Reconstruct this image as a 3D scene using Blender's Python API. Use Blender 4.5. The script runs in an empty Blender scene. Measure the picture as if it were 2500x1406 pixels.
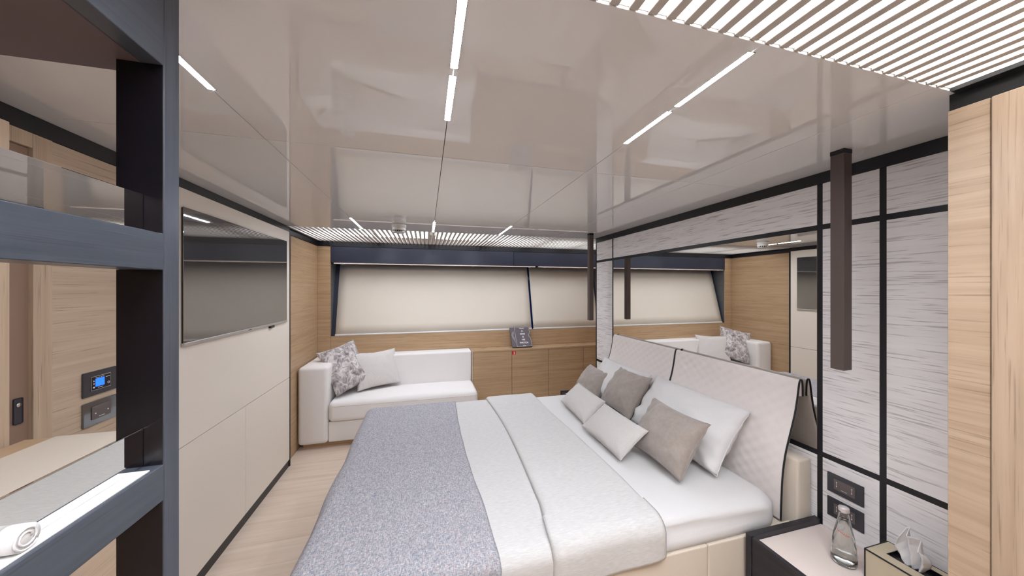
import bpy, bmesh, math, random
from mathutils import Vector, Matrix, noise

# ---------------------------------------------------------------- camera, world, exposure
scene = bpy.context.scene
C = scene.collection
random.seed(7)
cam_d = bpy.data.cameras.new('camera')
cam = bpy.data.objects.new('camera', cam_d); C.objects.link(cam)
cam_d.sensor_width = 36.0
cam_d.lens = 36.0 * 791.0 / 2500.0
cam_d.clip_start = 0.02
cam.location = (0.0, 0.0, 1.487)
cam.rotation_euler = (math.radians(90), 0, math.radians(-14.87))
scene.camera = cam
world = bpy.data.worlds.new('world'); scene.world = world
world.use_nodes = True
world.node_tree.nodes['Background'].inputs[0].default_value = (0.10, 0.22, 0.50, 1)
world.node_tree.nodes['Background'].inputs[1].default_value = 0.35
scene.view_settings.view_transform = 'Standard'
scene.view_settings.look = 'None'
scene.view_settings.gamma = 1.0
scene.view_settings.use_curve_mapping = False
scene.view_settings.exposure = 1.28
scene.cycles.adaptive_threshold = 0.02
BAR_L = 80.0      # radiance of the linear lamps
DIFF_L = 2.3      # radiance of the diffusers above the slats
CEIL = 2.0

# ---------------------------------------------------------------- materials
def lin(c):
    r = []
    for v in c:
        v /= 255.0
        r.append(v / 12.92 if v <= 0.04045 else ((v + 0.055) / 1.055) ** 2.4)
    return (r[0], r[1], r[2], 1.0)

def mat(name, col, rough=0.5, metal=0.0, spec=0.5, coat=0.0, emit=None, estr=0.0, trans=0.0, ior=1.45, sheen=0.0):
    m = bpy.data.materials.new(name); m.use_nodes = True
    b = m.node_tree.nodes['Principled BSDF']
    b.inputs['Base Color'].default_value = lin(col)
    b.inputs['Roughness'].default_value = rough
    b.inputs['Metallic'].default_value = metal
    b.inputs['Specular IOR Level'].default_value = spec
    b.inputs['Coat Weight'].default_value = coat
    b.inputs['Coat Roughness'].default_value = 0.03
    b.inputs['IOR'].default_value = ior
    b.inputs['Transmission Weight'].default_value = trans
    b.inputs['Sheen Weight'].default_value = sheen
    if emit:
        b.inputs['Emission Color'].default_value = lin(emit)
        b.inputs['Emission Strength'].default_value = estr
    return m

def nd(m, t, **kw):
    n = m.node_tree.nodes.new(t)
    for k, v in kw.items(): setattr(n, k, v)
    return n

def lk(m, a, b): m.node_tree.links.new(a, b)

def mapped_noise(m, scale_vec, nscale, detail=4.0, rough=0.55, dist=0.0):
    g = nd(m, 'ShaderNodeNewGeometry')
    mp = nd(m, 'ShaderNodeMapping'); mp.inputs['Scale'].default_value = scale_vec
    lk(m, g.outputs['Position'], mp.inputs['Vector'])
    n = nd(m, 'ShaderNodeTexNoise')
    n.inputs['Scale'].default_value = nscale; n.inputs['Detail'].default_value = detail
    n.inputs['Roughness'].default_value = rough; n.inputs['Distortion'].default_value = dist
    lk(m, mp.outputs['Vector'], n.inputs['Vector'])
    return n

def ramp(m, src, stops):
    r = nd(m, 'ShaderNodeValToRGB')
    e = r.color_ramp.elements
    while len(e) < len(stops): e.new(0.5)
    for i, (p, c) in enumerate(stops):
        e[i].position = p
        e[i].color = c if len(c) == 4 else lin(c)
    lk(m, src, r.inputs['Fac'])
    return r

def mix(m, fac, a, b, mode='MIX'):
    x = nd(m, 'ShaderNodeMix', data_type='RGBA', blend_type=mode)
    for s, v in ((x.inputs[0], fac), (x.inputs[6], a), (x.inputs[7], b)):
        if hasattr(v, 'links'): lk(m, v, s)
        else: s.default_value = v
    return x.outputs[2]

def bump(m, src, strength, dist=0.001):
    b = nd(m, 'ShaderNodeBump'); b.inputs['Strength'].default_value = strength; b.inputs['Distance'].default_value = dist
    lk(m, src, b.inputs['Height'])
    lk(m, b.outputs['Normal'], m.node_tree.nodes['Principled BSDF'].inputs['Normal'])

GR = {'v': ((1.3, 1.3, 30), (8, 8, 200)), 'h': ((1.3, 1.3, 42), (5, 5, 230)), 'z': ((42, 42, 1.3), (230, 230, 5)), 'x': ((1.3, 26, 26), (5, 190, 190))}
def wood(name, light, dark, pore, axis, rough=0.42, pore_lo=0.60, pore_amt=0.5, coat=0.0):
    m = mat(name, light, rough, coat=coat)
    a = mapped_noise(m, GR[axis][0], 1.0, 5, 0.6, 0.25)
    p = mapped_noise(m, GR[axis][1], 1.0, 2, 0.5, 0.3)
    base = ramp(m, a.outputs['Fac'], [(0.30, dark), (0.66, light)])
    pr = ramp(m, p.outputs['Fac'], [(pore_lo, (0, 0, 0, 1)), (pore_lo + 0.12, (pore_amt, pore_amt, pore_amt, 1))])
    col = mix(m, pr.outputs['Color'], base.outputs['Color'], lin(pore))
    lk(m, col, m.node_tree.nodes['Principled BSDF'].inputs['Base Color'])
    bump(m, p.outputs['Fac'], 0.25, 0.0008)
    return m

def fabric(name, c1, c2, scale=260.0, rough=0.9, bstr=0.3, sheen=0.0, vec=(1, 1, 1)):
    m = mat(name, c1, rough, spec=0.2, sheen=sheen)
    n = mapped_noise(m, vec, scale, 3, 0.6)
    r = ramp(m, n.outputs['Fac'], [(0.35, c2), (0.65, c1)])
    lk(m, r.outputs['Color'], m.node_tree.nodes['Principled BSDF'].inputs['Base Color'])
    bump(m, n.outputs['Fac'], bstr, 0.0012)
    return m

MT = {}
MT['oak_h'] = wood('oak_horizontal', (208, 187, 163), (191, 167, 142), (128, 98, 72), 'h')
MT['oak_far'] = wood('oak_horizontal_warm', (200, 170, 136), (181, 149, 114), (112, 82, 56), 'h', 0.38)
MT['oak_v'] = wood('oak_vertical', (205, 182, 156), (186, 161, 135), (132, 104, 80), 'z')
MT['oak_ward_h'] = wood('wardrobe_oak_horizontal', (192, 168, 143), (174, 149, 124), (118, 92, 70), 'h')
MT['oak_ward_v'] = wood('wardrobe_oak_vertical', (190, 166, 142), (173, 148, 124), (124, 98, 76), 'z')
MT['oak_floor'] = wood('oak_floor', (230, 211, 193), (214, 193, 173), (176, 150, 128), 'x', 0.42, 0.62, 0.22)
MT['white_veneer'] = wood('white_veneer', (240, 237, 237), (231, 227, 227), (128, 121, 121), 'v', 0.40, 0.555, 0.5)
MT['cream'] = fabric('cream_leather_panel', (241, 231, 219), (236, 226, 213), 420, 0.5, 0.06)
MT['lacquer'] = mat('ceiling_lacquer', (224, 222, 222), 0.015, ior=1.72)
MT['floor_joint'] = mat('floor_joint', (176, 152, 132), 0.7)
MT['joint'] = mat('joint_dark', (96, 90, 86), 0.7)
MT['black'] = mat('black_trim', (26, 25, 30), 0.35)
MT['black_wood'] = wood('black_stained_oak', (46, 44, 50), (36, 34, 39), (22, 20, 24), 'h', 0.32)
MT['smoke_oak'] = wood('smoked_blue_oak', (76, 81, 90), (62, 67, 75), (46, 49, 56), 'h', 0.3)
MT['smoke_oak_v'] = wood('smoked_blue_oak_vertical', (76, 81, 90), (64, 68, 77), (48, 51, 58), 'z', 0.3)
MT['post_shade_black'] = mat('post_shade_black', (22, 20, 26), 0.22)  # near-black colour standing for shade on the shelf post
MT['soffit'] = mat('soffit_dark', (100, 86, 88), 0.6)
MT['navy'] = mat('navy_pelmet', (50, 54, 68), 0.30)
MT['slat'] = mat('slat_paint', (188, 182, 176), 0.5)
MT['recess_unlit'] = mat('recess_paint_shaded', (128, 115, 104), 0.7)  # darker copy of the recess paint, standing for the unlit rear recess
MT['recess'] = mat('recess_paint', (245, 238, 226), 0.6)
MT['diff'] = mat('diffuser_light', (255, 252, 246), 0.5, emit=(233, 241, 254), estr=DIFF_L)
MT['diff_near'] = mat('diffuser_light_strong', (255, 252, 246), 0.5, emit=(233, 241, 254), estr=DIFF_L * 3.4)
MT['bar'] = mat('lamp_diffuser', (255, 255, 255), 0.4, emit=(235, 242, 254), estr=BAR_L)
MT['alu'] = mat('aluminium', (190, 190, 190), 0.3, 1.0)
MT['chrome'] = mat('chrome', (225, 225, 228), 0.12, 1.0)
MT['plastic'] = mat('white_plastic', (228, 224, 218), 0.4)
MT['mirror'] = mat('mirror_silver', (238, 236, 232), 0.0, 1.0)
MT['tv'] = mat('screen_glass', (136, 133, 130), 0.03, 0.8, spec=0.8)
MT['tv_frame'] = mat('tv_frame', (30, 30, 32), 0.3)
MT['silver'] = mat('silver_bezel', (186, 182, 178), 0.35, 0.6)
MT['blind'] = fabric('blind_cloth', (233, 224, 210), (229, 219, 204), 500, 0.85, 0.1)
MT['blind_rail'] = mat('blind_rail', (240, 240, 240), 0.3)
MT['cassette'] = mat('blind_cassette', (226, 208, 196), 0.5)
MT['reveal'] = mat('grey_reveal', (104, 106, 108), 0.35)
MT['glass_dark'] = mat('window_glass', (20, 44, 96), 0.05, spec=0.6)
MT['sofa'] = fabric('sofa_cloth', (244, 240, 237), (239, 234, 231), 380, 0.95, 0.15)
MT['sheet'] = fabric('white_sheet', (222, 219, 217), (218, 215, 213), 300, 0.9, 0.05)
MT['linen'] = fabric('linen_coverlet', (211, 209, 206), (199, 196, 193), 300, 0.95, 0.15, 0.0, (0.12, 1, 1))
MT['pad'] = fabric('headboard_cloth', (232, 224, 219), (226, 217, 212), 420, 0.95, 0.15)
MT['pad_in'] = fabric('headboard_lining', (222, 214, 196), (214, 205, 186), 300, 0.95, 0.15)
MT['leather'] = fabric('beige_leather', (224, 212, 196), (219, 206, 190), 500, 0.5, 0.06)
MT['taupe'] = fabric('taupe_satin', (164, 153, 145), (157, 146, 138), 60, 0.5, 0.06, 0.3)
MT['greige'] = fabric('pale_grey_weave', (212, 208, 203), (197, 192, 187), 420, 0.95, 0.35)
MT['piping_dark'] = mat('black_piping', (28, 30, 34), 0.5)
MT['bronze'] = mat('bronze_lamp', (92, 80, 76), 0.45, 0.25)
MT['plate'] = mat('switch_plate', (62, 60, 66), 0.22)
MT['plate_key'] = mat('switch_key', (100, 90, 88), 0.3)
MT['led'] = mat('white_mark', (245, 240, 238), 0.4)
MT['blue'] = mat('blue_screen', (30, 90, 240), 0.3, emit=(22, 84, 255), estr=1.1)
MT['screen_black'] = mat('thermostat_glass', (16, 14, 28), 0.15)
MT['glossplate'] = mat('gloss_plate', (120, 122, 124), 0.06, 0.7)
MT['glass'] = mat('clear_glass', (255, 255, 255), 0.0, trans=1.0, ior=1.45)
MT['cap'] = mat('bottle_cap', (222, 214, 212), 0.35, 0.4)
MT['water'] = mat('water', (250, 255, 253), 0.0, trans=1.0, ior=1.33)
MT['red_print'] = mat('red_print', (226, 92, 60), 0.5)
MT['box_tan'] = mat('tan_leather_box', (198, 184, 158), 0.5)
MT['tissue'] = mat('tissue_paper', (245, 243, 243), 0.95)
MT['book'] = mat('book_grey', (104, 97, 101), 0.6)
MT['page'] = mat('book_page', (226, 220, 210), 0.8)
MT['print'] = mat('white_print', (240, 236, 236), 0.6)
MT['red'] = mat('red_sticker', (214, 40, 22), 0.4)
MT['brown_edge'] = mat('door_rebate', (150, 122, 104), 0.5)
MT['wall_core'] = mat('wall_core', (120, 114, 108), 0.8)
MT['white_top'] = mat('white_lacquer', (240, 238, 234), 0.2)

# blue grey melange throw
m = mat('throw_melange', (150, 152, 160), 0.95, spec=0.15)
na = mapped_noise(m, (520, 90, 90), 1.0, 2, 0.6)
nb = mapped_noise(m, (90, 520, 520), 1.0, 2, 0.6)
nc = mapped_noise(m, (170, 170, 170), 1.0, 2, 0.6)
ra = ramp(m, na.outputs['Fac'], [(0.32, (92, 98, 112)), (0.50, (164, 164, 169)), (0.68, (240, 236, 232))])
rb = ramp(m, nb.outputs['Fac'], [(0.32, (94, 97, 110)), (0.50, (166, 165, 170)), (0.68, (236, 232, 231))])
rc = ramp(m, nc.outputs['Color'], [(0.38, (88, 122, 152)), (0.5, (150, 150, 156)), (0.62, (206, 160, 156))])
col = mix(m, 0.5, ra.outputs['Color'], rb.outputs['Color'])
col = mix(m, 0.27, col, rc.outputs['Color'])
lk(m, col, m.node_tree.nodes['Principled BSDF'].inputs['Base Color'])
bump(m, na.outputs['Fac'], 0.5, 0.002)
MT['throw'] = m
# mottled velvet
m = mat('mottled_velvet', (190, 180, 178), 0.55, sheen=0.3)
na = mapped_noise(m, (1, 1, 0.7), 22, 6, 0.7, 0.9)
ra = ramp(m, na.outputs['Fac'], [(0.34, (112, 102, 104)), (0.48, (176, 166, 165)), (0.56, (214, 207, 204)), (0.70, (232, 228, 224))])
lk(m, ra.outputs['Color'], m.node_tree.nodes['Principled BSDF'].inputs['Base Color'])
bump(m, na.outputs['Fac'], 0.3, 0.003)
MT['velvet'] = m
# dotted cushion weave
m = mat('dotted_weave', (216, 209, 205), 0.95)
vo = nd(m, 'ShaderNodeTexVoronoi'); vo.inputs['Scale'].default_value = 120; vo.inputs['Randomness'].default_value = 0.12
g = nd(m, 'ShaderNodeNewGeometry'); lk(m, g.outputs['Position'], vo.inputs['Vector'])
ra = ramp(m, vo.outputs['Distance'], [(0.10, (190, 182, 181)), (0.34, (222, 216, 212))])
lk(m, ra.outputs['Color'], m.node_tree.nodes['Principled BSDF'].inputs['Base Color'])
MT['dotted'] = m

# ---------------------------------------------------------------- builders
ORG = {}
def link(o, parent=None, org=(0, 0, 0)):
    C.objects.link(o)
    if parent: o.parent = parent
    ORG[o.name] = Vector(org)
    return o

def thing(name, label, cat, base=(0, 0, 0), group=None):
    o = bpy.data.objects.new(name, None)
    o.empty_display_size = 0.05
    link(o, None, base); o.location = base
    o['label'] = label; o['category'] = cat
    if group: o['group'] = group
    return o

def tag(o, label, cat, group=None):
    o['label'] = label; o['category'] = cat
    if group: o['group'] = group
    return o

def obj(name, verts, faces, material, parent=None, smooth=False, base=None, label=None):
    """One mesh object from world coordinates; its origin is its parent's origin (or base)."""
    org = ORG[parent.name] if parent else Vector(base if base is not None else (0, 0, 0))
    me = bpy.data.meshes.new(name)
    me.from_pydata([tuple(Vector(v) - org) for v in verts], [], faces)
    me.materials.append(MT[material] if isinstance(material, str) else material)
    if smooth:
        me.polygons.foreach_set('use_smooth', [True] * len(me.polygons))
    me.update()
    o = bpy.data.objects.new(name, me)
    link(o, parent, org)
    if not parent: o.location = org
    if label: o['label'] = label
    return o

def bm_out(bm):
    bmesh.ops.recalc_face_normals(bm, faces=bm.faces[:])
    bm.verts.index_update()
    v = [x.co.copy() for x in bm.verts]; f = [[y.index for y in x.verts] for x in bm.faces]
    bm.free(); return v, f

def box_vf(x0, x1, y0, y1, z0, z1, bev=0.0, seg=1):
    bm = bmesh.new()
    bmesh.ops.create_cube(bm, size=1.0)
    for v in bm.verts:
        v.co = Vector(((x0 + x1) / 2 + v.co.x * (x1 - x0), (y0 + y1) / 2 + v.co.y * (y1 - y0), (z0 + z1) / 2 + v.co.z * (z1 - z0)))
    if bev:
        bmesh.ops.bevel(bm, geom=bm.edges[:] , offset=bev, segments=seg, profile=0.5, affect='EDGES')
    return bm_out(bm)

def box(name, x0, x1, y0, y1, z0, z1, material, parent=None, bev=0.0, seg=1, smooth=False, base=None, label=None):
    v, f = box_vf(x0, x1, y0, y1, z0, z1, bev, seg)
    if parent is None and base is None: base = ((x0 + x1) / 2, (y0 + y1) / 2, z0)
    return obj(name, v, f, material, parent, smooth, base, label)

def struct(o): o['kind'] = 'structure'; return o

def join_vf(parts):
    V, F = [], []
    for v, f in parts:
        n = len(V); V += list(v); F += [[i + n for i in q] for q in f]
    return V, F

def poly_prism(pts, y0, y1, axis='y'):
    """pts are 2D (x,z) for axis y, (y,z) for axis x, (x,y) for axis z."""
    def P(a, b, t):
        return (a, t, b) if axis == 'y' else ((t, a, b) if axis == 'x' else (a, b, t))
    n = len(pts)
    V = [P(a, b, y0) for a, b in pts] + [P(a, b, y1) for a, b in pts]
    F = [[i, (i + 1) % n, (i + 1) % n + n, i + n] for i in range(n)] + [list(range(n))[::-1], list(range(n, 2 * n))]
    bm = bmesh.new()
    bv = [bm.verts.new(v) for v in V]
    for f in F: bm.faces.new([bv[i] for i in f])
    return bm_out(bm)

def lathe(pts, cx, cy, n=32):
    V, F = [], []
    for r, z in pts:
        for k in range(n):
            a = 2 * math.pi * k / n
            V.append((cx + r * math.cos(a), cy + r * math.sin(a), z))
    for i in range(len(pts) - 1):
        for k in range(n):
            F.append([i * n + k, i * n + (k + 1) % n, (i + 1) * n + (k + 1) % n, (i + 1) * n + k])
    if pts[0][0] > 1e-5: F.append([k for k in range(n)][::-1])
    if pts[-1][0] > 1e-5: F.append([(len(pts) - 1) * n + k for k in range(n)])
    return V, F

def tube(path, r, n=8, closed=False):
    V, F = [], []
    P = [Vector(p) for p in path]; L = len(P)
    for i, p in enumerate(P):
        a = P[(i - 1) % L] if closed or i > 0 else p
        b = P[(i + 1) % L] if closed or i < L - 1 else p
        t = (b - a).normalized()
        up = Vector((0, 0, 1)) if abs(t.z) < 0.9 else Vector((1, 0, 0))
        s = t.cross(up).normalized(); u = s.cross(t)
        for k in range(n):
            an = 2 * math.pi * k / n
            V.append(p + s * (r * math.cos(an)) + u * (r * math.sin(an)))
    for i in range(L if closed else L - 1):
        j = (i + 1) % L
        for k in range(n):
            F.append([i * n + k, i * n + (k + 1) % n, j * n + (k + 1) % n, j * n + k])
    if not closed:
        F.append([k for k in range(n)][::-1]); F.append([(L - 1) * n + k for k in range(n)])
    return V, F

def sheet_vf(fn, nu, nv, th):
    """closed cloth slab: fn(i/nu, j/nv) -> outer surface point; thickness th inward."""
    G = [[Vector(fn(i / nu, j / nv)) for j in range(nv + 1)] for i in range(nu + 1)]
    V = [p for r in G for p in r]
    W = nv + 1
    def nrm(i, j):
        a = G[min(i + 1, nu)][j] - G[max(i - 1, 0)][j]; b = G[i][min(j + 1, nv)] - G[i][max(j - 1, 0)]
        n = a.cross(b); return n.normalized() if n.length > 1e-9 else Vector((0, 0, 1))
    V2 = [G[i][j] - nrm(i, j) * th for i in range(nu + 1) for j in range(nv + 1)]
    N = len(V); F = []
    for i in range(nu):
        for j in range(nv):
            q = [i * W + j, (i + 1) * W + j, (i + 1) * W + j + 1, i * W + j + 1]
            F.append(q); F.append([k + N for k in q][::-1])
    rim = [(i, 0) for i in range(nu + 1)] + [(nu, j) for j in range(1, nv + 1)] + [(i, nv) for i in range(nu - 1, -1, -1)] + [(0, j) for j in range(nv - 1, 0, -1)]
    ids = [i * W + j for i, j in rim]
    for k in range(len(ids)):
        a, b = ids[k], ids[(k + 1) % len(ids)]
        F.append([b, a, a + N, b + N])
    bm = bmesh.new()
    bv = [bm.verts.new(v) for v in V + V2]
    for f in F: bm.faces.new([bv[i] for i in f])
    return bm_out(bm)

def ns(x, y, z): return noise.noise(Vector((x, y, z)))

def cushion(name, BL, BR, TL, T, material, parent, pinch=0.07, wr=0.006, seed=0.0, n=26, power=0.42, sag=0.0):
    BL, BR, TL = Vector(BL), Vector(BR), Vector(TL)
    U = (BR - BL) / 2; W = (TL - BL) / 2
    Nn = U.cross(W).normalized()
    c = BL + U + W
    V = []; idx = {}
    for s in (1, -1):
        for i in range(n + 1):
            for j in range(n + 1):
                a = -1 + 2 * i / n; b = -1 + 2 * j / n
                a = math.sin(a * math.pi / 2) * 0.45 + a * 0.55; b = math.sin(b * math.pi / 2) * 0.45 + b * 0.55
                edge = i in (0, n) or j in (0, n)
                if s < 0 and edge: idx[(s, i, j)] = idx[(1, i, j)]; continue
                x = a * (1 - pinch * (1 - b * b)); y = b * (1 - pinch * (1 - a * a))
                h = T / 2 * (max(0, 1 - a * a) * max(0, 1 - b * b)) ** power
                e = abs(a * b)
                w = wr * ns(a * 2.4 + seed, b * 2.4 - seed, s * 2 + seed) + wr * 0.9 * ns(a * 6 + seed, b * 3 + seed, s) * (0.25 + e)
                w += wr * 0.8 * math.sin((a - b * (1 if a * b > 0 else -1)) * 16 + seed) * e * (1 - e)
                if edge: w = 0.35 * wr * ns(a * 9 + seed, b * 9, 0)
                p = c + U * x + W * y + Nn * (s * h + (w if s > 0 or edge else -w) - (sag * (1 - a * a) * b if sag else 0))
                idx[(s, i, j)] = len(V); V.append(p)
    F = []
    for s in (1, -1):
        for i in range(n):
            for j in range(n):
                q = [idx[(s, i, j)], idx[(s, i + 1, j)], idx[(s, i + 1, j + 1)], idx[(s, i, j + 1)]]
                F.append(q if s > 0 else q[::-1])
    o = obj(name, V, F, material, parent, True)
    rim = [(i, 0) for i in range(n)] + [(n, j) for j in range(n)] + [(i, n) for i in range(n, 0, -1)] + [(0, j) for j in range(n, 0, -1)]
    return o, [V[idx[(1, i, j)]] for i, j in rim]

def text_vf(body, size, pos, right, up, depth=0.0004, align='CENTER', bold=0.0):
    cu = bpy.data.curves.new('text', 'FONT')
    cu.body = body; cu.size = size; cu.align_x = align; cu.align_y = 'CENTER'; cu.extrude = depth; cu.offset = bold
    cu.resolution_u = 3
    to = bpy.data.objects.new('text', cu); C.objects.link(to)
    dg = bpy.context.evaluated_depsgraph_get()
    me = bpy.data.meshes.new_from_object(to.evaluated_get(dg))
    right, up = Vector(right).normalized(), Vector(up).normalized(); nn = right.cross(up)
    V = [Vector(pos) + right * v.co.x + up * v.co.y + nn * v.co.z for v in me.vertices]
    F = [list(p.vertices) for p in me.polygons]
    bpy.data.objects.remove(to); bpy.data.curves.remove(cu); bpy.data.meshes.remove(me)
    return V, F

XL, XR = -1.10, 1.70          # television wall, head wall
YF, YB = 3.95, -1.40          # window wall, wall behind the camera
XSIDE, XFAR = -1.14, 2.36     # side walls of the window bay

# ---------------------------------------------------------------- floor
fl = struct(box('floor', -1.5, 2.6, YB - 0.1, 4.4, -0.06, -0.012, 'floor_joint'))
meshes = {}
y = YB; row = 0
while y < YF - 0.01:
    w = min(0.18, YF - y)
    cuts = [-1.14, -1.14 + [0.9, 1.7, 0.5, 1.3][row % 4], -1.14 + [2.5, 3.0, 2.2, 2.8][row % 4], XFAR]
    for a, b in zip(cuts[:-1], cuts[1:]):
        box('plank', a + 0.0004, b - 0.0004, y + 0.0004, y + w - 0.0004, -0.012, 0.0, 'oak_floor', fl, 0.0005)
    y += 0.18; row += 1

# ---------------------------------------------------------------- ceiling
ce = struct(box('ceiling', -1.5, 2.6, 0.545, 3.04, CEIL + 0.012, CEIL + 0.20, 'joint', base=(0, 1.8, CEIL)))
xs = [XL - 0.06, -0.535, 0.063, 0.685, 1.262, XR + 0.08]
ysn = [0.522, 1.300, 3.065]
for i in range(5):
    for j in range(2):
        box('ceiling_panel', xs[i] + 0.0011, xs[i + 1] - 0.0011, ysn[j] + 0.0011, ysn[j + 1] - 0.0011, CEIL, CEIL + 0.012, 'lacquer', ce, 0.0006)
box('ceiling_panel', XR + 0.082, XFAR + 0.04, 0.53, 3.064, CEIL, CEIL + 0.012, 'lacquer', ce)
box('ceiling_panel', -1.5, 2.6, YB - 0.1, -0.42, CEIL, CEIL + 0.012, 'lacquer', ce)

def grille(name, label, x0, x1, y0, y1, panels, dm):
    g = thing(name, label, 'ceiling grille', ((x0 + x1) / 2, (y0 + y1) / 2, CEIL))
    o = ORG[g.name]
    v, f = box_vf(-0.0092, 0.0092, y0 - o.y, y1 - o.y, 0.0, 0.013, 0.0008)
    me = bpy.data.meshes.new('slat'); me.from_pydata([tuple(q) for q in v], [], f); me.materials.append(MT['slat'])
    x = x0 + 0.012
    while x < x1 - 0.008:
        s = bpy.data.objects.new('slat', me); link(s, g, o); s.location = (x - o.x, 0, 0)
        x += 0.0409
    # recess above the slats: four cheeks and a lid
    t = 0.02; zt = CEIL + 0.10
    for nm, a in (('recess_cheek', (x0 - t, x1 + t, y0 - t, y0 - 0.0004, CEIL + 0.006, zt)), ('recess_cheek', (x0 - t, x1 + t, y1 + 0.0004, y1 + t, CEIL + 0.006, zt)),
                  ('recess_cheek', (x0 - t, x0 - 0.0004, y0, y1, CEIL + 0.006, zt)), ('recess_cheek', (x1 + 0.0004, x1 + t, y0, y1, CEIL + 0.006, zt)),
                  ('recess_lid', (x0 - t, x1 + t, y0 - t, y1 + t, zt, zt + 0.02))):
        box(nm, *a, 'recess' if dm == 'diff_near' else 'recess_unlit', g)
    for a, b, c, d in panels:
        box('light_diffuser', a, b, c, d, CEIL + 0.062, CEIL + 0.074, dm, g, label='glowing white diffuser behind the slats')
    return g
grille('slat_grille', 'pale slatted ceiling grille with lit diffusers above the window blinds', XL - 0.03, XFAR, 3.066, 3.985,
       [(-1.06, -0.575, 3.30, 3.90), (-0.495, 0.02, 3.30, 3.90), (0.105, 0.645, 3.30, 3.90), (0.725, 1.22, 3.30, 3.90), (1.30, 1.75, 3.30, 3.90), (1.83, 2.28, 3.30, 3.90)], 'diff')
grille('slat_grille', 'pale slatted ceiling grille with lit diffusers at the top right corner', -0.46, 1.315, -0.42, 0.521,
       [(-0.42, 0.02, -0.33, 0.40), (0.105, 0.645, -0.33, 0.40), (0.725, 1.27, -0.33, 0.40)], 'diff_near')

# linear lamps
XB = [-0.535, 0.063, 0.685]
YBAR = [(0.548, 0.766), (0.794, 1.008), (2.600, 2.830), (2.852, 3.052)]
side = ['in the left line', 'in the middle line', 'in the right line']
pos = ['nearest the camera, first', 'near the camera, second', 'second from the far slats', 'touching the far slats']
for i, bx in enumerate(XB):
    for j, (a, b) in enumerate(YBAR):
        t = thing('linear_ceiling_lamp', 'slim white ceiling light bar %s, %s' % (side[i], pos[j]), 'ceiling lamp', (bx, (a + b) / 2, CEIL), 'slim light bars in the ceiling')
        v, f = join_vf([box_vf(bx - 0.0096, bx - 0.0083, a, b, CEIL - 0.0006, CEIL), box_vf(bx + 0.0083, bx + 0.0096, a, b, CEIL - 0.0006, CEIL),
                        box_vf(bx - 0.0096, bx + 0.0096, a - 0.002, a, CEIL - 0.0006, CEIL), box_vf(bx - 0.0096, bx + 0.0096, b, b + 0.002, CEIL - 0.0006, CEIL)])
        obj('frame', v, f, 'joint', t)
        v, f = poly_prism([(bx + 0.0082 * math.cos(q), CEIL - 0.0001 - 0.0010 * math.sin(q)) for q in [math.pi * k / 8 for k in range(9)]], a + 0.0002, b - 0.0002, 'y')
        obj('diffuser', v, f, 'bar', t)

# smoke detector
t = thing('smoke_detector', 'round cream smoke detector on the ceiling before the slats', 'smoke detector', (-0.21, 2.76, CEIL))
v, f = lathe([(0.054, CEIL), (0.056, CEIL - 0.004), (0.056, CEIL - 0.022), (0.050, CEIL - 0.025), (0.0, CEIL - 0.025)], -0.21, 2.76, 40); obj('base', v, f, 'plastic', t, True)
v, f = lathe([(0.051, CEIL - 0.025), (0.052, CEIL - 0.046), (0.049, CEIL - 0.049), (0.0, CEIL - 0.049)], -0.21, 2.76, 40); obj('body', v, f, 'plastic', t, True)
for k in range(16):
    a = 2 * math.pi * k / 16
    v, f = box_vf(-0.21 + 0.045 * math.cos(a) - 0.002, -0.21 + 0.045 * math.cos(a) + 0.002, 2.76 + 0.045 * math.sin(a) - 0.002, 2.76 + 0.045 * math.sin(a) + 0.002, CEIL - 0.061, CEIL - 0.049)
    obj('vent_fin', v, f, 'plastic', t)
v, f = lathe([(0.038, CEIL - 0.049), (0.038, CEIL - 0.061), (0.0, CEIL - 0.061)], -0.21, 2.76, 32); obj('sensor_chamber', v, f, 'tv_frame', t, True)
v, f = lathe([(0.046, CEIL - 0.061), (0.050, CEIL - 0.063), (0.047, CEIL - 0.068), (0.0, CEIL - 0.070)], -0.21, 2.76, 40); obj('cap', v, f, 'silver', t, True)

# ---------------------------------------------------------------- television wall (left)
wl = struct(box('wall_left', -1.30, XL - 0.012, 1.70, 3.10, 0, CEIL + 0.05, 'wall_core'))
box('wall_panel', XL - 0.012, XL, 1.70, 3.086, 0.744, 1.955, 'cream', wl, 0.001)
box('wall_panel', XL - 0.012, XL, 1.70, 2.4065, 0.06, 0.740, 'cream', wl, 0.001)
box('wall_panel', XL - 0.012, XL, 2.4095, 3.086, 0.06, 0.740, 'cream', wl, 0.001)
struct(box('baseboard_left', XL - 0.012, XL - 0.004, 1.70, 3.10, 0, 0.058, 'black', base=(XL, 2.4, 0)))
struct(box('trim_1', XL - 0.0115, XL - 0.003, 1.60, 3.10, 1.957, CEIL - 0.0005, 'black', base=(XL, 2.4, 1.957)))
struct(box('trim_2', XL - 0.0115, XL + 0.002, 3.088, 3.104, 0, 1.957, 'black', base=(XL, 3.095, 0)))
# window bay side wall
ws = struct(box('wall_bay_left', -1.30, XSIDE - 0.012, 3.105, YF + 0.3, 0, CEIL + 0.05, 'wall_core'))
box('wall_panel', XSIDE - 0.012, XSIDE, 3.105, YF, 0.742, 1.945, 'oak_far', ws, 0.001)
box('wall_panel', XSIDE - 0.012, XSIDE, 3.105, YF, 0.0, 0.739, 'oak_far', ws, 0.001)
struct(box('trim_3', XSIDE - 0.0115, XSIDE + 0.006, 3.106, YF, 1.946, CEIL - 0.0005, 'black', base=(XSIDE, 3.5, 1.946)))

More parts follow.
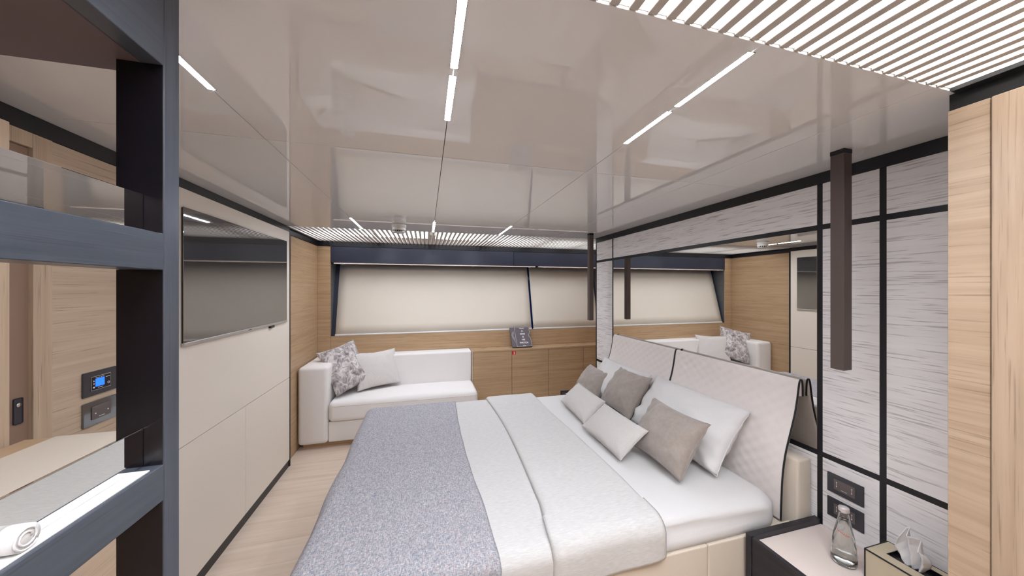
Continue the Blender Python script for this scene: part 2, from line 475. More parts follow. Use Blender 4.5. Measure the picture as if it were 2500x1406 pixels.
# television
t = thing('television', 'large flat wall television with dark mirror-like screen on the cream wall', 'television', (XL, 2.43, 1.218))
box('housing', XL, XL + 0.008, 1.849, 3.004, 1.226, 1.864, 'tv_frame', t, 0.003)
box('screen', XL + 0.008, XL + 0.011, 1.847, 3.006, 1.230, 1.866, 'tv', t, 0.001)
box('lower_bezel', XL + 0.0005, XL + 0.014, 1.846, 3.007, 1.212, 1.2295, 'silver', t, 0.002, label='silver strip along the lower edge')
box('sensor', XL + 0.001, XL + 0.016, 2.715, 2.775, 1.196, 1.2118, 'tv_frame', t, 0.002)
obj('logo', *box_vf(XL + 0.014, XL + 0.0143, 2.41, 2.45, 1.2185, 1.2225), 'tv_frame', t)

# ---------------------------------------------------------------- entrance side wall, left of the frame
we = struct(box('wall_entrance', -1.34, -1.142, YB, 1.70, 0, CEIL + 0.05, 'wall_core'))
box('wall_panel', -1.142, -1.13, 1.348, 1.70, 0.0, 1.945, 'oak_h', we, 0.001)
box('wall_panel', -1.142, -1.13, YB, 0.25, 0.0, 1.945, 'oak_h', we, 0.001)
struct(box('trim_4', -1.1415, -1.128, YB, 1.60, 1.946, CEIL - 0.0005, 'black', base=(-1.13, 0.6, 1.946)))
d = struct(box('door_1', -1.142, -1.126, 1.294, 1.346, 0.0, 1.945, 'oak_v', bev=0.001))
box('door_rebate', -1.142, -1.137, 1.235, 1.293, 0.0, 1.90, 'brown_edge', d)
box('door_header', -1.142, -1.127, 1.10, 1.293, 1.902, 1.945, 'oak_v', d)
v, f = box_vf(-1.1368, -1.134, 1.255, 1.277, 1.095, 1.17, 0.004, 3); obj('strike_plate', v, f, 'plate', d)
v, f = lathe([(0.006, 0.0), (0.006, 0.002), (0.0, 0.002)], 0, 0, 16); obj('screw', [(-1.134 + q[2], 1.266 + q[0], 1.15 + q[1]) for q in v], f, 'chrome', d, True)
box('door_leaf', -1.045, -1.0, 0.28, 1.10, 0.005, 1.90, 'oak_v', d, 0.002)

def plate_left(name, label, z0, z1):
    p = thing(name, label, 'wall control', (-1.13, 1.497, z0))
    box('cover_plate', -1.13, -1.124, 1.436, 1.560, z0, z1, 'plate', p, 0.002)
    return p
p = plate_left('thermostat', 'dark wall thermostat with blue lit screen on the oak panel', 1.110, 1.195)
box('bezel', -1.124, -1.1228, 1.462, 1.534, 1.128, 1.177, 'silver', p)
gl = box('display_glass', -1.1228, -1.1218, 1.464, 1.532, 1.130, 1.175, 'screen_black', p)
box('lit_screen', -1.1218, -1.1213, 1.475, 1.508, 1.140, 1.168, 'blue', gl)
for k, zz in enumerate((1.161, 1.151, 1.139)):
    if k == 2: vf = lathe([(0.003, 0), (0.003, 0.0004), (0, 0.0004)], 0, 0, 16)
    else:
        s = 1 if k == 0 else -1
        vf = poly_prism([(-0.003, -0.002 * s), (0.003, -0.002 * s), (0, 0.003 * s)], 0, 0.0004, 'z')
    obj('key_mark', [(-1.1218 + q[2], 1.4695 + q[0], zz + q[1]) for q in vf[0]], vf[1], 'led', gl)
obj('key_mark', *box_vf(-1.1218, -1.1214, 1.484, 1.502, 1.1345, 1.1362), 'led', gl)
obj('key_mark', *box_vf(-1.1218, -1.1214, 1.476, 1.491, 1.1705, 1.172), 'led', gl)
obj('key_mark', *box_vf(-1.1218, -1.1214, 1.494, 1.507, 1.1705, 1.172), 'led', gl)
obj('key_mark', *box_vf(-1.1218, -1.1214, 1.513, 1.529, 1.1655, 1.167), 'led', gl)
v, f = tube([(0, 0.0036 * math.cos(a * math.pi / 8), 0.0036 * math.sin(a * math.pi / 8)) for a in range(16)], 0.0007, 5, True)
obj('key_mark', [(-1.1214 + q[0], 1.5235 + q[1], 1.144 + q[2]) for q in v], f, 'led', gl)
p = plate_left('switch_plate', 'glossy steel-grey light switch plate under the blue thermostat', 1.006, 1.090)
p.children[0].data.materials[0] = MT['glossplate']
box('switch_key', -1.124, -1.1215, 1.463, 1.534, 1.027, 1.072, 'plate_key', p, 0.001)
for yy in (1.475, 1.521): obj('indicator', *box_vf(-1.1215, -1.1208, yy - 0.002, yy + 0.002, 1.045, 1.049), 'led', p)
obj('indicator', *box_vf(-1.1215, -1.1208, 1.487, 1.508, 1.0325, 1.0337), 'led', p)

# open shelf frame of smoked oak in the left foreground
XS0, XS1 = -0.483, -0.422
YP0, YP1 = 0.671, 0.706
t = thing('open_shelf_frame', 'dark smoked-oak open shelf frame standing in the left foreground', 'shelf frame', (-0.45, 0.3, 0))
po = box('post', XS0, XS1, YP0, YP1, 0, CEIL - 0.001, 'smoke_oak_v', t, 0.0015)
box('post', XS0, XS1, -0.90, -0.861, 0, CEIL - 0.001, 'smoke_oak_v', t, 0.0015)
box('top_beam', XS1 - 0.03, XS1, -0.86, YP0 - 0.0005, 1.857, CEIL - 0.001, 'smoke_oak', t, 0.001)
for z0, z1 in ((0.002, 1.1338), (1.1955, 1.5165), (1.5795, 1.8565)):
    box('shaded_face', XS0, XS1 - 0.0012, YP0 - 0.002, YP0, z0, z1, 'post_shade_black', po, label='added thin black panel standing for shade on the inner post face')  # added thin panels; shade of the inner post face put into their colour
box('soffit_board', -1.126, XS1 - 0.031, -0.86, YP1, 1.857, 1.944, 'soffit', t, 0.001, label='dark underside board')
for z0, z1, topm in ((1.517, 1.579, 'smoke_oak'), (1.134, 1.195, 'white_top')):
    sh = box('shelf', XS0, XS1, -0.86, YP0 - 0.0005, z0, z1 - 0.0015, 'smoke_oak', t, 0.001)
    box('shelf_top', XS0 + 0.002, XS1 - 0.006, -0.86, YP0 - 0.02, z1 - 0.0015, z1, topm, sh)
    box('back_strip', XS0 + 0.030, XS0 + 0.035, -0.86, YP0 - 0.0022, z1, z1 + 0.062, 'mirror', sh, 0.001, label='low mirror strip along the shelf')
# console behind it
t = thing('console_cabinet', 'low oak console with pale leather top behind the dark shelf frame', 'cabinet', (-0.78, 0.5, 0))
box('body', -0.985, -0.735, -0.80, 1.10, 0, 1.075, 'oak_h', t, 0.002)
box('top_board', -0.99, -0.73, -0.81, 1.118, 1.0752, 1.10, 'oak_far', t, 0.002)
box('leather_inlay', -0.925, -0.735, -0.80, 1.112, 1.1002, 1.104, 'leather', t, 0.001)
# white towel roll on the lower shelf
def roll(yc, lab):
    pts = []
    a = 0.0
    while a < 6.3 * math.pi:
        pts.append((0.005 + 0.0007 * a, a)); a += 0.35
    V = []
    prof = [(r * math.cos(q), r * math.sin(q)) for r, q in pts]
    R = 0.0145
    ring = [(R * math.cos(2 * math.pi * k / 28), R * math.sin(2 * math.pi * k / 28)) for k in range(28)]
    tt = thing('rolled_towel', lab, 'towel', (-0.437, yc, 1.195))
    zc = 1.195 + R
    v, f = poly_prism([(yc + a, zc + b) for a, b in ring], -0.446, -0.430, 'x')
    obj('roll', v, f, 'sheet', tt, True)
    v, f = tube([(-0.4295, yc + a, zc + b) for a, b in prof if math.hypot(a, b) < R - 0.001], 0.0012, 5)
    obj('spiral_edge', v, f, 'sheet', tt, True)
roll(0.487, 'small white roll at the very left on the lower dark shelf')

# ---------------------------------------------------------------- wardrobe on the right
t = thing('wardrobe', 'tall light-oak wardrobe side filling the right edge of the room', 'wardrobe', (1.5, -0.3, 0))
box('carcass', 1.352, XR + 0.1, YB, 0.533, 0, 1.95, 'oak_ward_h', t)
box('side_panel', 1.340, 1.352, 0.468, 0.535, 0, 1.955, 'oak_ward_h', t, 0.001)
box('door', 1.336, 1.352, -0.12, 0.4655, 0.0, 1.955, 'oak_ward_v', t, 0.002)
box('door', 1.336, 1.352, -0.72, -0.1235, 0.0, 1.955, 'oak_ward_v', t, 0.002)
box('door', 1.336, 1.352, YB, -0.7235, 0.0, 1.955, 'oak_ward_v', t, 0.002)
box('top_rail', 1.346, 1.36, YB, 0.5345, 1.9555, CEIL - 0.0005, 'black', t)
struct(box('trim_5', 1.317, 1.346, YB, 0.5205, CEIL - 0.004, CEIL + 0.03, 'black', base=(1.33, 0, CEIL)))

# ---------------------------------------------------------------- head wall (right)
wr = struct(box('wall_right', XR + 0.010, XR + 0.09, 0.535, 3.0165, 0, CEIL + 0.05, 'wall_core'))
cols = [(0.5355, 0.8290), (0.8490, 1.0355), (1.0565, 2.6950), (2.7155, 3.0005)]
rows = [(0.0, 0.7375), (0.7605, 1.7465), (1.7695, 1.9505)]
for i, (a, b) in enumerate(cols):
    for j, (c, d_) in enumerate(rows):
        if i == 2 and j == 1: continue
        box('veneer_panel', XR, XR + 0.010, a, b, c, d_, 'white_veneer', wr, 0.0008)
for a, b in ((0.829, 0.849), (1.0355, 1.0565), (2.695, 2.7155), (3.0005, 3.0165)):
    box('trim_strip', XR + 0.0015, XR + 0.010, a, b, 0, 1.9505, 'black', wr)
for i, (a, b) in enumerate(cols):
    for c, d_ in ((0.7375, 0.7605), (1.7465, 1.7695)):
        box('trim_strip', XR + 0.0015, XR + 0.010, a, b, c, d_, 'black', wr)
struct(box('trim_6', XR - 0.004, XR + 0.010, 0.5355, 3.0165, 1.951, CEIL - 0.0005, 'black', base=(XR, 1.8, 1.951)))
struct(box('trim_7', XR + 0.001, XR + 0.092, 3.017, 3.022, 0, CEIL - 0.0005, 'black', base=(XR, 3.02, 0)))
t = thing('wall_mirror', 'wide wall mirror above the bed headboard, framed by black strips', 'mirror', (XR, 1.876, 0.7605))
box('mirror_glass', XR + 0.0005, XR + 0.0098, 1.0567, 2.6948, 0.7607, 1.7463, 'mirror', t, 0.0006)

def plate_right(label, y0, z0, lines=True):
    p = thing('switch_plate', label, 'wall control', (XR, y0 + 0.0615, z0), 'bedside switch plates')
    box('cover_plate', XR - 0.005, XR, y0, y0 + 0.123, z0, z0 + 0.083, 'plate', p, 0.0015)
    k = box('switch_key', XR - 0.0065, XR - 0.005, y0 + 0.027, y0 + 0.098, z0 + 0.019, z0 + 0.064, 'plate_key', p, 0.0006)
    for yy in (y0 + 0.037, y0 + 0.088):
        for zz in (z0 + 0.034, z0 + 0.052):
            v, f = lathe([(0.0019, 0), (0.0019, 0.0005), (0, 0.0005)], 0, 0, 12)
            obj('indicator', [(XR - 0.0065 - q[2], yy + q[0], zz + q[1]) for q in v], f, 'led', k)
        obj('indicator', *box_vf(XR - 0.0068, XR - 0.0065, yy - 0.0005, yy + 0.0005, z0 + 0.034, z0 + 0.052), 'led', k)
    obj('indicator', *box_vf(XR - 0.0068, XR - 0.0065, y0 + 0.053, y0 + 0.073, z0 + 0.026, z0 + 0.0272), 'led', k)
plate_right('upper dark switch plate on the white wall above the near nightstand', 0.893, 0.605)
plate_right('lower dark switch plate on the white wall behind the water bottle', 0.893, 0.500)
plate_right('small dark switch plate at the far end of the head wall, beyond the pillows', 2.765, 0.640)

# pendants
def pendant(y, label):
    x0, x1, y0, y1 = 1.480, 1.522, y, y + 0.042
    t = thing('pendant_lamp', label, 'pendant lamp', (1.5, y + 0.02, 1.18), 'square bronze bedside pendants')
    box('tube', x0, x1, y0, y1, 1.184, CEIL - 0.0155, 'bronze', t, 0.001)
    box('ceiling_cap', x0 - 0.0005, x1 + 0.0005, y0 - 0.0005, y1 + 0.0005, CEIL - 0.015, CEIL, 'black', t)
    box('lens', x0 + 0.008, x1 - 0.008, y0 + 0.008, y1 - 0.008, 1.180, 1.184, 'plastic', t)
pendant(0.835, 'square dark bronze pendant tube hanging over the near nightstand')
pendant(2.745, 'square dark bronze pendant tube hanging at the far side of the bed')

# ---------------------------------------------------------------- window wall
wf = struct(box('wall_far', -1.30, XFAR + 0.1, YF + 0.33, YF + 0.43, 0, CEIL + 0.2, 'wall_core'))
XW0, XW1 = -1.012, 2.30
box('wall_panel', XSIDE, XW0 - 0.0015, YF, YF + 0.012, 0.0, 1.945, 'oak_far', wf, 0.001)
box('wall_panel', XW0, XFAR, YF, YF + 0.012, 0.757, 0.956, 'oak_far', wf, 0.001)
box('wall_panel', XW0, XFAR, YF, YF + 0.012, 0.0, 0.7545, 'oak_far', wf, 0.001)
struct(box('trim_8', XSIDE, XFAR, YF - 0.006, YF + 0.012, 1.9455, CEIL - 0.0005, 'black', base=(0, YF, 1.9455)))
struct(box('wall_bay_right', XFAR, XFAR + 0.1, 3.0, YF + 0.3, 0, CEIL + 0.05, 'oak_far'))
struct(box('wall_bay_return', XR + 0.093, XFAR, 2.97, 3.016, 0, CEIL + 0.05, 'oak_far'))
# window: sloping glass, reveal, frame
w1 = struct(obj('window_1', *join_vf([
    sheet_vf(lambda u, v: (XW0 + 0.01 + (XW1 - XW0 - 0.02) * u, YF + 0.045 + 0.205 * v, 0.966 + 0.84 * v), 1, 1, 0.012)]), 'glass_dark', base=(0.6, YF, 0.956)))
for xx, sgn in ((XW0, 1), (XW1, -1)):
    a, b = (xx - 0.03, xx) if sgn > 0 else (xx, xx + 0.03)
    for z0, z1 in ((0.957, 1.292), (1.294, 1.525), (1.527, 1.76)):
        v, f = box_vf(a, b, YF + 0.013, YF + 0.29, z0, z1, 0.001)
        obj('reveal_panel', v, f, 'reveal', w1)
    v, f = poly_prism([(YF + 0.0215, 0.962), (YF + 0.05, 0.962), (YF + 0.25, 1.80), (YF + 0.2315, 1.80)], *((xx + 0.001, xx + 0.060) if sgn > 0 else (xx - 0.060, xx - 0.001)), 'x')
    obj('side_guide', v, f, 'navy', w1)
v, f = poly_prism([(YF + 0.026, 0.962), (YF + 0.05, 0.962), (YF + 0.25, 1.80), (YF + 0.226, 1.80)], 1.334, 1.352, 'x')
obj('mullion', v, f, 'glass_dark', w1)
box('sill', XW0, XW1, YF + 0.013, YF + 0.07, 0.944, 0.9555, 'reveal', w1)
box('window_head', XW0, XW1, YF + 0.14, YF + 0.32, 1.95, 1.965, 'navy', w1)

def blind(label, x0, x1, xp0, xp1):
    t = thing('roller_blind', label, 'roller blind', ((x0 + x1) / 2, YF, 0.958), 'roller blinds of the long window')
    fn = lambda u, v: (x0 + (x1 - x0) * u, YF + 0.012 + 0.205 * v + 0.0015 * ns(u * 5, v * 3, x0), 0.972 + 0.80 * v)
    obj('cloth', *sheet_vf(fn, 24, 8, 0.0012), 'blind', t, True)
    v, f = box_vf(x0 - 0.004, x1 + 0.004, YF + 0.004, YF + 0.018, 0.957, 0.974, 0.004, 3)
    obj('bottom_rail', v, f, 'blind_rail', t, label='white bottom rail')
    v, f = box_vf(xp0 + 0.03, xp1, YF - 0.001, YF + 0.018, 1.7535, 1.7662, 0.002); obj('cassette_lip', v, f, 'cassette', t)
    for k in range(4):
        xx = xp0 + 0.12 + (xp1 - xp0 - 0.2) * k / 3
        obj('clip', *box_vf(xx - 0.012, xx + 0.012, YF - 0.0005, YF + 0.016, 1.7505, 1.7533), 'cassette', t)
    return t
blind('wide cream roller blind above the sofa', -0.968, 1.312, XW0, 1.36)
blind('cream roller blind partly hidden behind the head wall', 1.338, 2.27, 1.37, 2.29)
def pelmet(label, x0, x1):
    t = thing('pelmet', label, 'pelmet', ((x0 + x1) / 2, YF, 1.766), 'navy pelmets over the window')
    box('front_board', x0, x1, YF - 0.002, YF + 0.016, 1.7665, 1.9445, 'navy', t, 0.0015)
    box('underside', x0, x1, YF + 0.0165, YF + 0.12, 1.9305, 1.9445, 'navy', t)
pelmet('long dark navy pelmet board over the wide blind', XW0, 1.069)
pelmet('dark navy pelmet board right of the seam, over the second blind', 1.073, XW1)

# ---------------------------------------------------------------- wall behind the camera
wb = struct(box('wall_back', -1.34, XR + 0.2, YB - 0.1, YB - 0.012, 0, CEIL + 0.05, 'wall_core'))
for a, b in ((-1.13, -0.2), (-0.198, 0.75), (0.752, 1.34)):
    box('wall_panel', a, b, YB - 0.012, YB, 0, 1.998, 'oak_h', wb, 0.001)

# ---------------------------------------------------------------- low cabinets, sofa
YC = 3.752
edges = [0.532, 0.996, 1.466, 1.936, 2.352]
lab = ['low oak cabinet next to the white sofa', 'low oak cabinet with a red fire sticker, second from the sofa', 'low oak cabinet, third from the sofa, behind the pillows', 'low oak cabinet half hidden by the head wall']
for i in range(4):
    a, b = edges[i], edges[i + 1]
    t = thing('low_cabinet', lab[i], 'cabinet', ((a + b) / 2, 3.85, 0), 'low oak cabinets under the window')
    box('body', a + 0.001, b - 0.001, YC + 0.019, YF - 0.001, 0.0, 0.735, 'oak_far', t)
    dd = box('door', a + 0.0022, b - 0.0022, YC, YC + 0.0185, 0.06, 0.735, 'oak_far', t, 0.001)
    box('plinth', a + 0.001, b - 0.001, YC + 0.012, YC + 0.0188, 0.0, 0.058, 'black', t)
    if i == 1:
        st = box('fire_sticker', a + 0.003, a + 0.047, YC - 0.0006, YC, 0.686, 0.730, 'red', dd, label='square red fire equipment sticker')
        v, f = poly_prism([(a + 0.022, 0.690), (a + 0.033, 0.690), (a + 0.033, 0.715), (a + 0.031, 0.720), (a + 0.031, 0.725), (a + 0.021, 0.723), (a + 0.024, 0.718), (a + 0.022, 0.714)], YC - 0.001, YC - 0.0006, 'y')
        obj('extinguisher_mark', v, f, 'print', dd)
tag(box('cabinet_top', edges[0], edges[-1] + 0.004, YC - 0.004, YF - 0.0005, 0.736, 0.756, 'oak_far', bev=0.0015), 'long oak worktop over the low cabinets', 'worktop')
tag(box('end_panel', edges[0] - 0.016, edges[0] - 0.001, YC - 0.002, YF - 0.001, 0.0, 0.756, 'oak_h', bev=0.001), 'thin oak end panel between sofa and cabinets', 'panel')

def rbox(name, x0, x1, y0, y1, z0, z1, material, parent, bev, seg=5, puff=0.0, seed=0):
    bm = bmesh.new(); bmesh.ops.create_cube(bm, size=1.0)
    for v in bm.verts:
        v.co = Vector(((x0 + x1) / 2 + v.co.x * (x1 - x0), (y0 + y1) / 2 + v.co.y * (y1 - y0), (z0 + z1) / 2 + v.co.z * (z1 - z0)))
    bmesh.ops.bevel(bm, geom=bm.edges[:], offset=bev, segments=seg, profile=0.5, affect='EDGES')
    if puff:
        bmesh.ops.subdivide_edges(bm, edges=[e for e in bm.edges if e.calc_length() > 0.12], cuts=8, use_grid_fill=True)
        for v in bm.verts:
            a = 1 - (2 * (v.co.x - x0) / (x1 - x0) - 1) ** 2; b = 1 - (2 * (v.co.y - y0) / (y1 - y0) - 1) ** 2
            if v.co.z > (z0 + z1) / 2: v.co.z += puff * max(a, 0) ** 0.5 * max(b, 0) ** 0.5 + 0.3 * puff * ns(v.co.x * 5 + seed, v.co.y * 5, 1)
    v, f = bm_out(bm)
    return obj(name, v, f, material, parent, True)
sofa = thing('sofa', 'white upholstered corner sofa bench under the window with one arm', 'sofa', (-0.3, 3.6, 0))
rbox('back', -1.122, 0.513, 3.757, YF - 0.002, 0.05, 0.760, 'sofa', sofa, 0.022)
rbox('arm', -1.128, -0.880, 3.335, 3.7565, 0.045, 0.760, 'sofa', sofa, 0.035)
rbox('base', -0.8785, 0.511, 3.350, 3.756, 0.05, 0.235, 'sofa', sofa, 0.012)
sc = rbox('seat_cushion', -0.877, 0.520, 3.322, 3.7555, 0.237, 0.425, 'sofa', sofa, 0.045, 6, 0.016)
pth = [(-0.835, 3.3235, 0.385), (0.475, 3.3235, 0.385), (0.505, 3.332, 0.385), (0.517, 3.36, 0.385), (0.518, 3.70, 0.385)]
obj('piping', *tube(pth, 0.003, 6), 'sofa', sc, True)
box('plinth', -1.10, 0.50, 3.40, 3.74, 0.0, 0.048, 'oak_far', sofa)

def sofa_cushion(label, BL, BR, TL, T, material, seed, wr):
    b = (Vector(BL) + Vector(BR)) / 2
    t = thing('sofa_cushion', label, 'cushion', tuple(b), 'sofa cushions')
    o, rim = cushion('cover', BL, BR, TL, T, material, t, 0.08, wr, seed)
    obj('seam', *tube(rim, 0.0022, 6, True), material, t, True)
sofa_cushion('mottled grey velvet cushion leaning in the sofa corner', (-0.818, 3.40, 0.452), (-0.53, 3.63, 0.54), (-1.045, 3.57, 0.845), 0.15, 'velvet', 3.1, 0.012)
sofa_cushion('pale dotted square cushion leaning on the sofa back', (-0.660, 3.53, 0.452), (-0.262, 3.70, 0.468), (-0.735, 3.66, 0.800), 0.12, 'dotted', 8.4, 0.006)

# book on the cabinet top
t = thing('book', 'dark grey book in slipcase titled A MAN & HIS WATCH on the oak worktop', 'book', (1.13, 3.80, 0.757))
bx0, yb, zb = 1.012, 3.762, 0.757
tilt = math.atan2(0.165, 0.235)
R3 = Vector((1, 0, 0)); UP3 = Vector((0, math.sin(tilt), math.cos(tilt))); N3 = R3.cross(UP3)   # N3 points to the camera
def bp(x, h, d): return Vector((bx0, yb + 0.012, zb + 0.0166)) + R3 * x + UP3 * h - N3 * d
def slab(x0, x1, h0, h1, d0, d1):
    V = [bp(x, h, d) for x in (x0, x1) for h in (h0, h1) for d in (d0, d1)]
    F = [[0, 1, 3, 2], [4, 6, 7, 5], [0, 4, 5, 1], [2, 3, 7, 6], [0, 2, 6, 4], [1, 5, 7, 3]]
    return V, F
H = 0.272
obj('volume', *slab(0.0, 0.21, 0.004, H - 0.006, 0.003, 0.024), 'book', t)
out = [(0.052, 0), (0.252, 0), (0.252, 0.118), (0.246, 0.126), (0.236, 0.136), (0.232, 0.148), (0.236, 0.160), (0.246, 0.170), (0.252, 0.178), (0.252, H), (0.052, H)]
V = [bp(x, h, 0.0) for x, h in out] + [bp(x, h, 0.0275) for x, h in out]; n = len(out)
F = [list(range(n)), list(range(n, 2 * n))[::-1]] + [[i, i + n, (i + 1) % n + n, (i + 1) % n] for i in range(n)]
cs = obj('slipcase', V, F, 'book', t)
inn = [(0.058, 0.005), (0.246, 0.005), (0.246, 0.114), (0.240, 0.121), (0.230, 0.133), (0.226, 0.148), (0.230, 0.163), (0.240, 0.175), (0.246, 0.182), (0.246, H - 0.006), (0.058, H - 0.006)]
obj('border_line', *tube([bp(x, h, -0.0003) for x, h in inn], 0.0016, 5, True), 'print', cs)
for body, h, sz in (('A', 0.213, 0.029), ('MAN', 0.171, 0.029), ('&', 0.132, 0.029), ('HIS', 0.093, 0.029), ('WATCH', 0.052, 0.029)):
    obj('lettering', *text_vf(body, sz, bp(0.152, h, -0.0006), R3, UP3, 0.0003, bold=0.0008), 'print', cs)
obj('lettering', *slab(0.122, 0.182, 0.246, 0.257, -0.0006, 0.0), 'cassette', cs)
obj('lettering', *slab(0.132, 0.172, 0.012, 0.018, -0.0006, 0.0), 'print', cs)
vol = t.children[0]
for rr in (0.046, 0.036, 0.026):
    arc = [bp(0.0505 - rr * math.cos(a) * 0.8, 0.155 + rr * 1.25 * math.sin(a), 0.0026) for a in [(-1.45 + 2.9 * k / 14) for k in range(15)]]
    obj('watch_drawing', *tube(arc, 0.0009, 5), 'print', vol)
obj('watch_drawing', *tube([bp(0.03, 0.108, 0.0026), bp(0.045, 0.075, 0.0026), bp(0.05, 0.06, 0.0026)], 0.0009, 5), 'print', vol)

# ---------------------------------------------------------------- bed
BX0, BX1, BY0, BY1 = -0.405, 1.545, 1.092, 2.668
bed = thing('bed', 'double bed with beige leather base, white sheet and quilted headboard pads', 'bed', (0.6, 1.88, 0))
box('base', -0.37, 1.56, 1.105, 2.655, 0.09, 0.425, 'leather', bed, 0.004)
box('plinth', -0.30, 1.55, 1.16, 2.60, 0.0, 0.0895, 'black', bed)
for a, b in ((-0.37, 0.40), (0.402, 1.118), (1.120, 1.598)):
    box('side_panel', a, b, 1.078, 1.1048, 0.09, 0.432, 'leather', bed, 0.006, 3)
    box('side_panel', a, b, 2.6552, 2.682, 0.09, 0.432, 'leather', bed, 0.006, 3)
box('foot_panel', -0.396, -0.3705, 1.08, 2.68, 0.09, 0.432, 'leather', bed, 0.006, 3)

def rounded_plan(x0, x1, y0, y1, r, n=10, m=40):
    P = []
    for cx, cy, a0 in ((x1 - r, y0 + r, -90), (x1 - r, y1 - r, 0), (x0 + r, y1 - r, 90), (x0 + r, y0 + r, 180)):
        for k in range(n + 1):
            a = math.radians(a0 + 90 * k / n); P.append((cx + r * math.cos(a), cy + r * math.sin(a)))
    Q = []
    for i, p in enumerate(P):
        q = P[(i + 1) % len(P)]; d = math.hypot(q[0] - p[0], q[1] - p[1]); k = max(1, int(d / 0.03))
        for s in range(k): Q.append((p[0] + (q[0] - p[0]) * s / k, p[1] + (q[1] - p[1]) * s / k))
    return Q
plan = rounded_plan(BX0, BX1, BY0, BY1, 0.10)
cxm, cym = (BX0 + BX1) / 2, (BY0 + BY1) / 2
prof = [(0.428, 0.004), (0.433, 0.0), (0.455, -0.004), (0.475, -0.006), (0.495, -0.005), (0.512, -0.001), (0.526, 0.006), (0.537, 0.016), (0.545, 0.030), (0.550, 0.050)]
V = []; np_ = len(plan)
for k, (z, ins) in enumerate(prof):
    for (px_, py_) in plan:
        dx, dy = px_ - cxm, py_ - cym
        sx = 1 - ins / ((BX1 - BX0) / 2); sy = 1 - ins / ((BY1 - BY0) / 2)
        x, y_ = cxm + dx * sx, cym + dy * sy
        if 0 < k < 9:
            sw = 0.010 * math.sin(k * 1.25 + px_ * 5.0 + 1.2 * math.sin(px_ * 3)) * math.exp(-((px_ - 1.0) / 0.45) ** 2) + 0.006 * ns(px_ * 3, py_ * 3, k * 0.5)
            if abs(dy) > 0.6: y_ += sw * (-1 if dy < 0 else 1)
        V.append((x, y_, z))
F = []
for k in range(len(prof) - 1):
    for i in range(np_): F.append([k * np_ + i, k * np_ + (i + 1) % np_, (k + 1) * np_ + (i + 1) % np_, (k + 1) * np_ + i])
last = (len(prof) - 1) * np_
for sc_ in (0.85, 0.6, 0.3):
    st = len(V)
    for i in range(np_):
        p = Vector(V[last + i]); q = Vector((cxm + (p.x - cxm) * sc_, cym + (p.y - cym) * sc_, 0.5505))
        V.append(q)
    pr = st - np_ if sc_ != 0.85 else last
    for i in range(np_): F.append([pr + i, pr + (i + 1) % np_, st + (i + 1) % np_, st + i])
V.append((cxm, cym, 0.5505)); st = len(V) - 1 - np_
for i in range(np_): F.append([st + i, st + (i + 1) % np_, len(V) - 1])
F.append(list(range(np_))[::-1])
obj('mattress', V, F, 'sheet', bed, True, label='mattress under a smooth white fitted sheet')

# headboard
hb = box('headboard_block', 1.612, XR - 0.006, 1.074, 2.672, 0.10, 0.712, 'leather', bed, 0.012, 4, True, label='beige leather block behind the pads')
obj('stitching', *tube([(1.612 + 0.006, 1.074 + 0.003, 0.12 + 0.04 * k) for k in range(15)], 0.0016, 5), 'leather', hb)
PROF = [(1.552, 0.435), (1.556, 0.52), (1.562, 0.62), (1.578, 0.72), (1.606, 0.81), (1.636, 0.90), (1.652, 0.97), (1.662, 1.03), (1.668, 1.055), (1.676, 1.062), (1.684, 1.055), (1.687, 1.03), (1.688, 0.985)]
def prof_at(s):
    t_ = s * (len(PROF) - 1); i = min(int(t_), len(PROF) - 2); fr = t_ - i
    p0, p1, p2, p3 = (Vector(PROF[max(i - 1, 0)]), Vector(PROF[i]), Vector(PROF[i + 1]), Vector(PROF[min(i + 2, len(PROF) - 1)]))
    return 0.5 * ((2 * p1) + (p2 - p0) * fr + (2 * p0 - 5 * p1 + 4 * p2 - p3) * fr ** 2 + (3 * p1 - p0 - 3 * p2 + p3) * fr ** 3)
for a, b, nm in ((1.108, 1.869, 'pad nearest the camera'), (1.879, 2.640, 'pad at the far side')):
    def fn(u, v, a=a, b=b):
        s = v * 0.999; p = prof_at(s); y_ = a + (b - a) * u
        amp = 0.0017 * (1 if 0.05 < v < 0.68 else 0) * min(1, min(u, 1 - u) / 0.05)
        q = amp * math.sin(y_ * 2 * math.pi / 0.07) * math.sin(p[1] * 2 * math.pi / 0.055)
        return (p[0] - q, y_, p[1])
    vf = sheet_vf(lambda u, v: fn(1 - u, v), 110, 120, 0.012)
    pad = obj('headboard_pad', *vf, 'pad', bed, True, label='quilted pale ' + nm)
    for yy in (a - 0.002, b + 0.002):
        pts = [prof_at(k / 60 * 0.999) for k in range(61)]
        obj('piping', *tube([(p[0] + 0.001, yy, p[1]) for p in pts], 0.0040, 6), 'piping_dark', pad, True, label='black edge piping')

# coverlet and throw
def drape(y0, y1, zt, r, dn, df):
    pts = [(y0, zt - dn), (y0, zt - r)]
    pts = [(y0, zt - dn + (dn - r) * k / 6) for k in range(7)]
    pts += [(y0 + r - r * math.cos(a), zt - r + r * math.sin(a)) for a in [math.pi / 2 * k / 6 for k in range(1, 7)]]
    m_ = 40
    pts += [(y0 + r + (y1 - y0 - 2 * r) * k / m_, zt) for k in range(1, m_ + 1)]
    pts += [(y1 - r + r * math.sin(a), zt - r + r * math.cos(a)) for a in [math.pi / 2 * k / 6 for k in range(1, 7)]]
    pts += [(y1, zt - r - (df - r) * k / 6) for k in range(1, 7)]
    return pts
def pp(P, v):
    t_ = v * (len(P) - 1); i = min(int(t_), len(P) - 2); fr = t_ - i
    return (P[i][0] + (P[i + 1][0] - P[i][0]) * fr, P[i][1] + (P[i + 1][1] - P[i][1]) * fr)
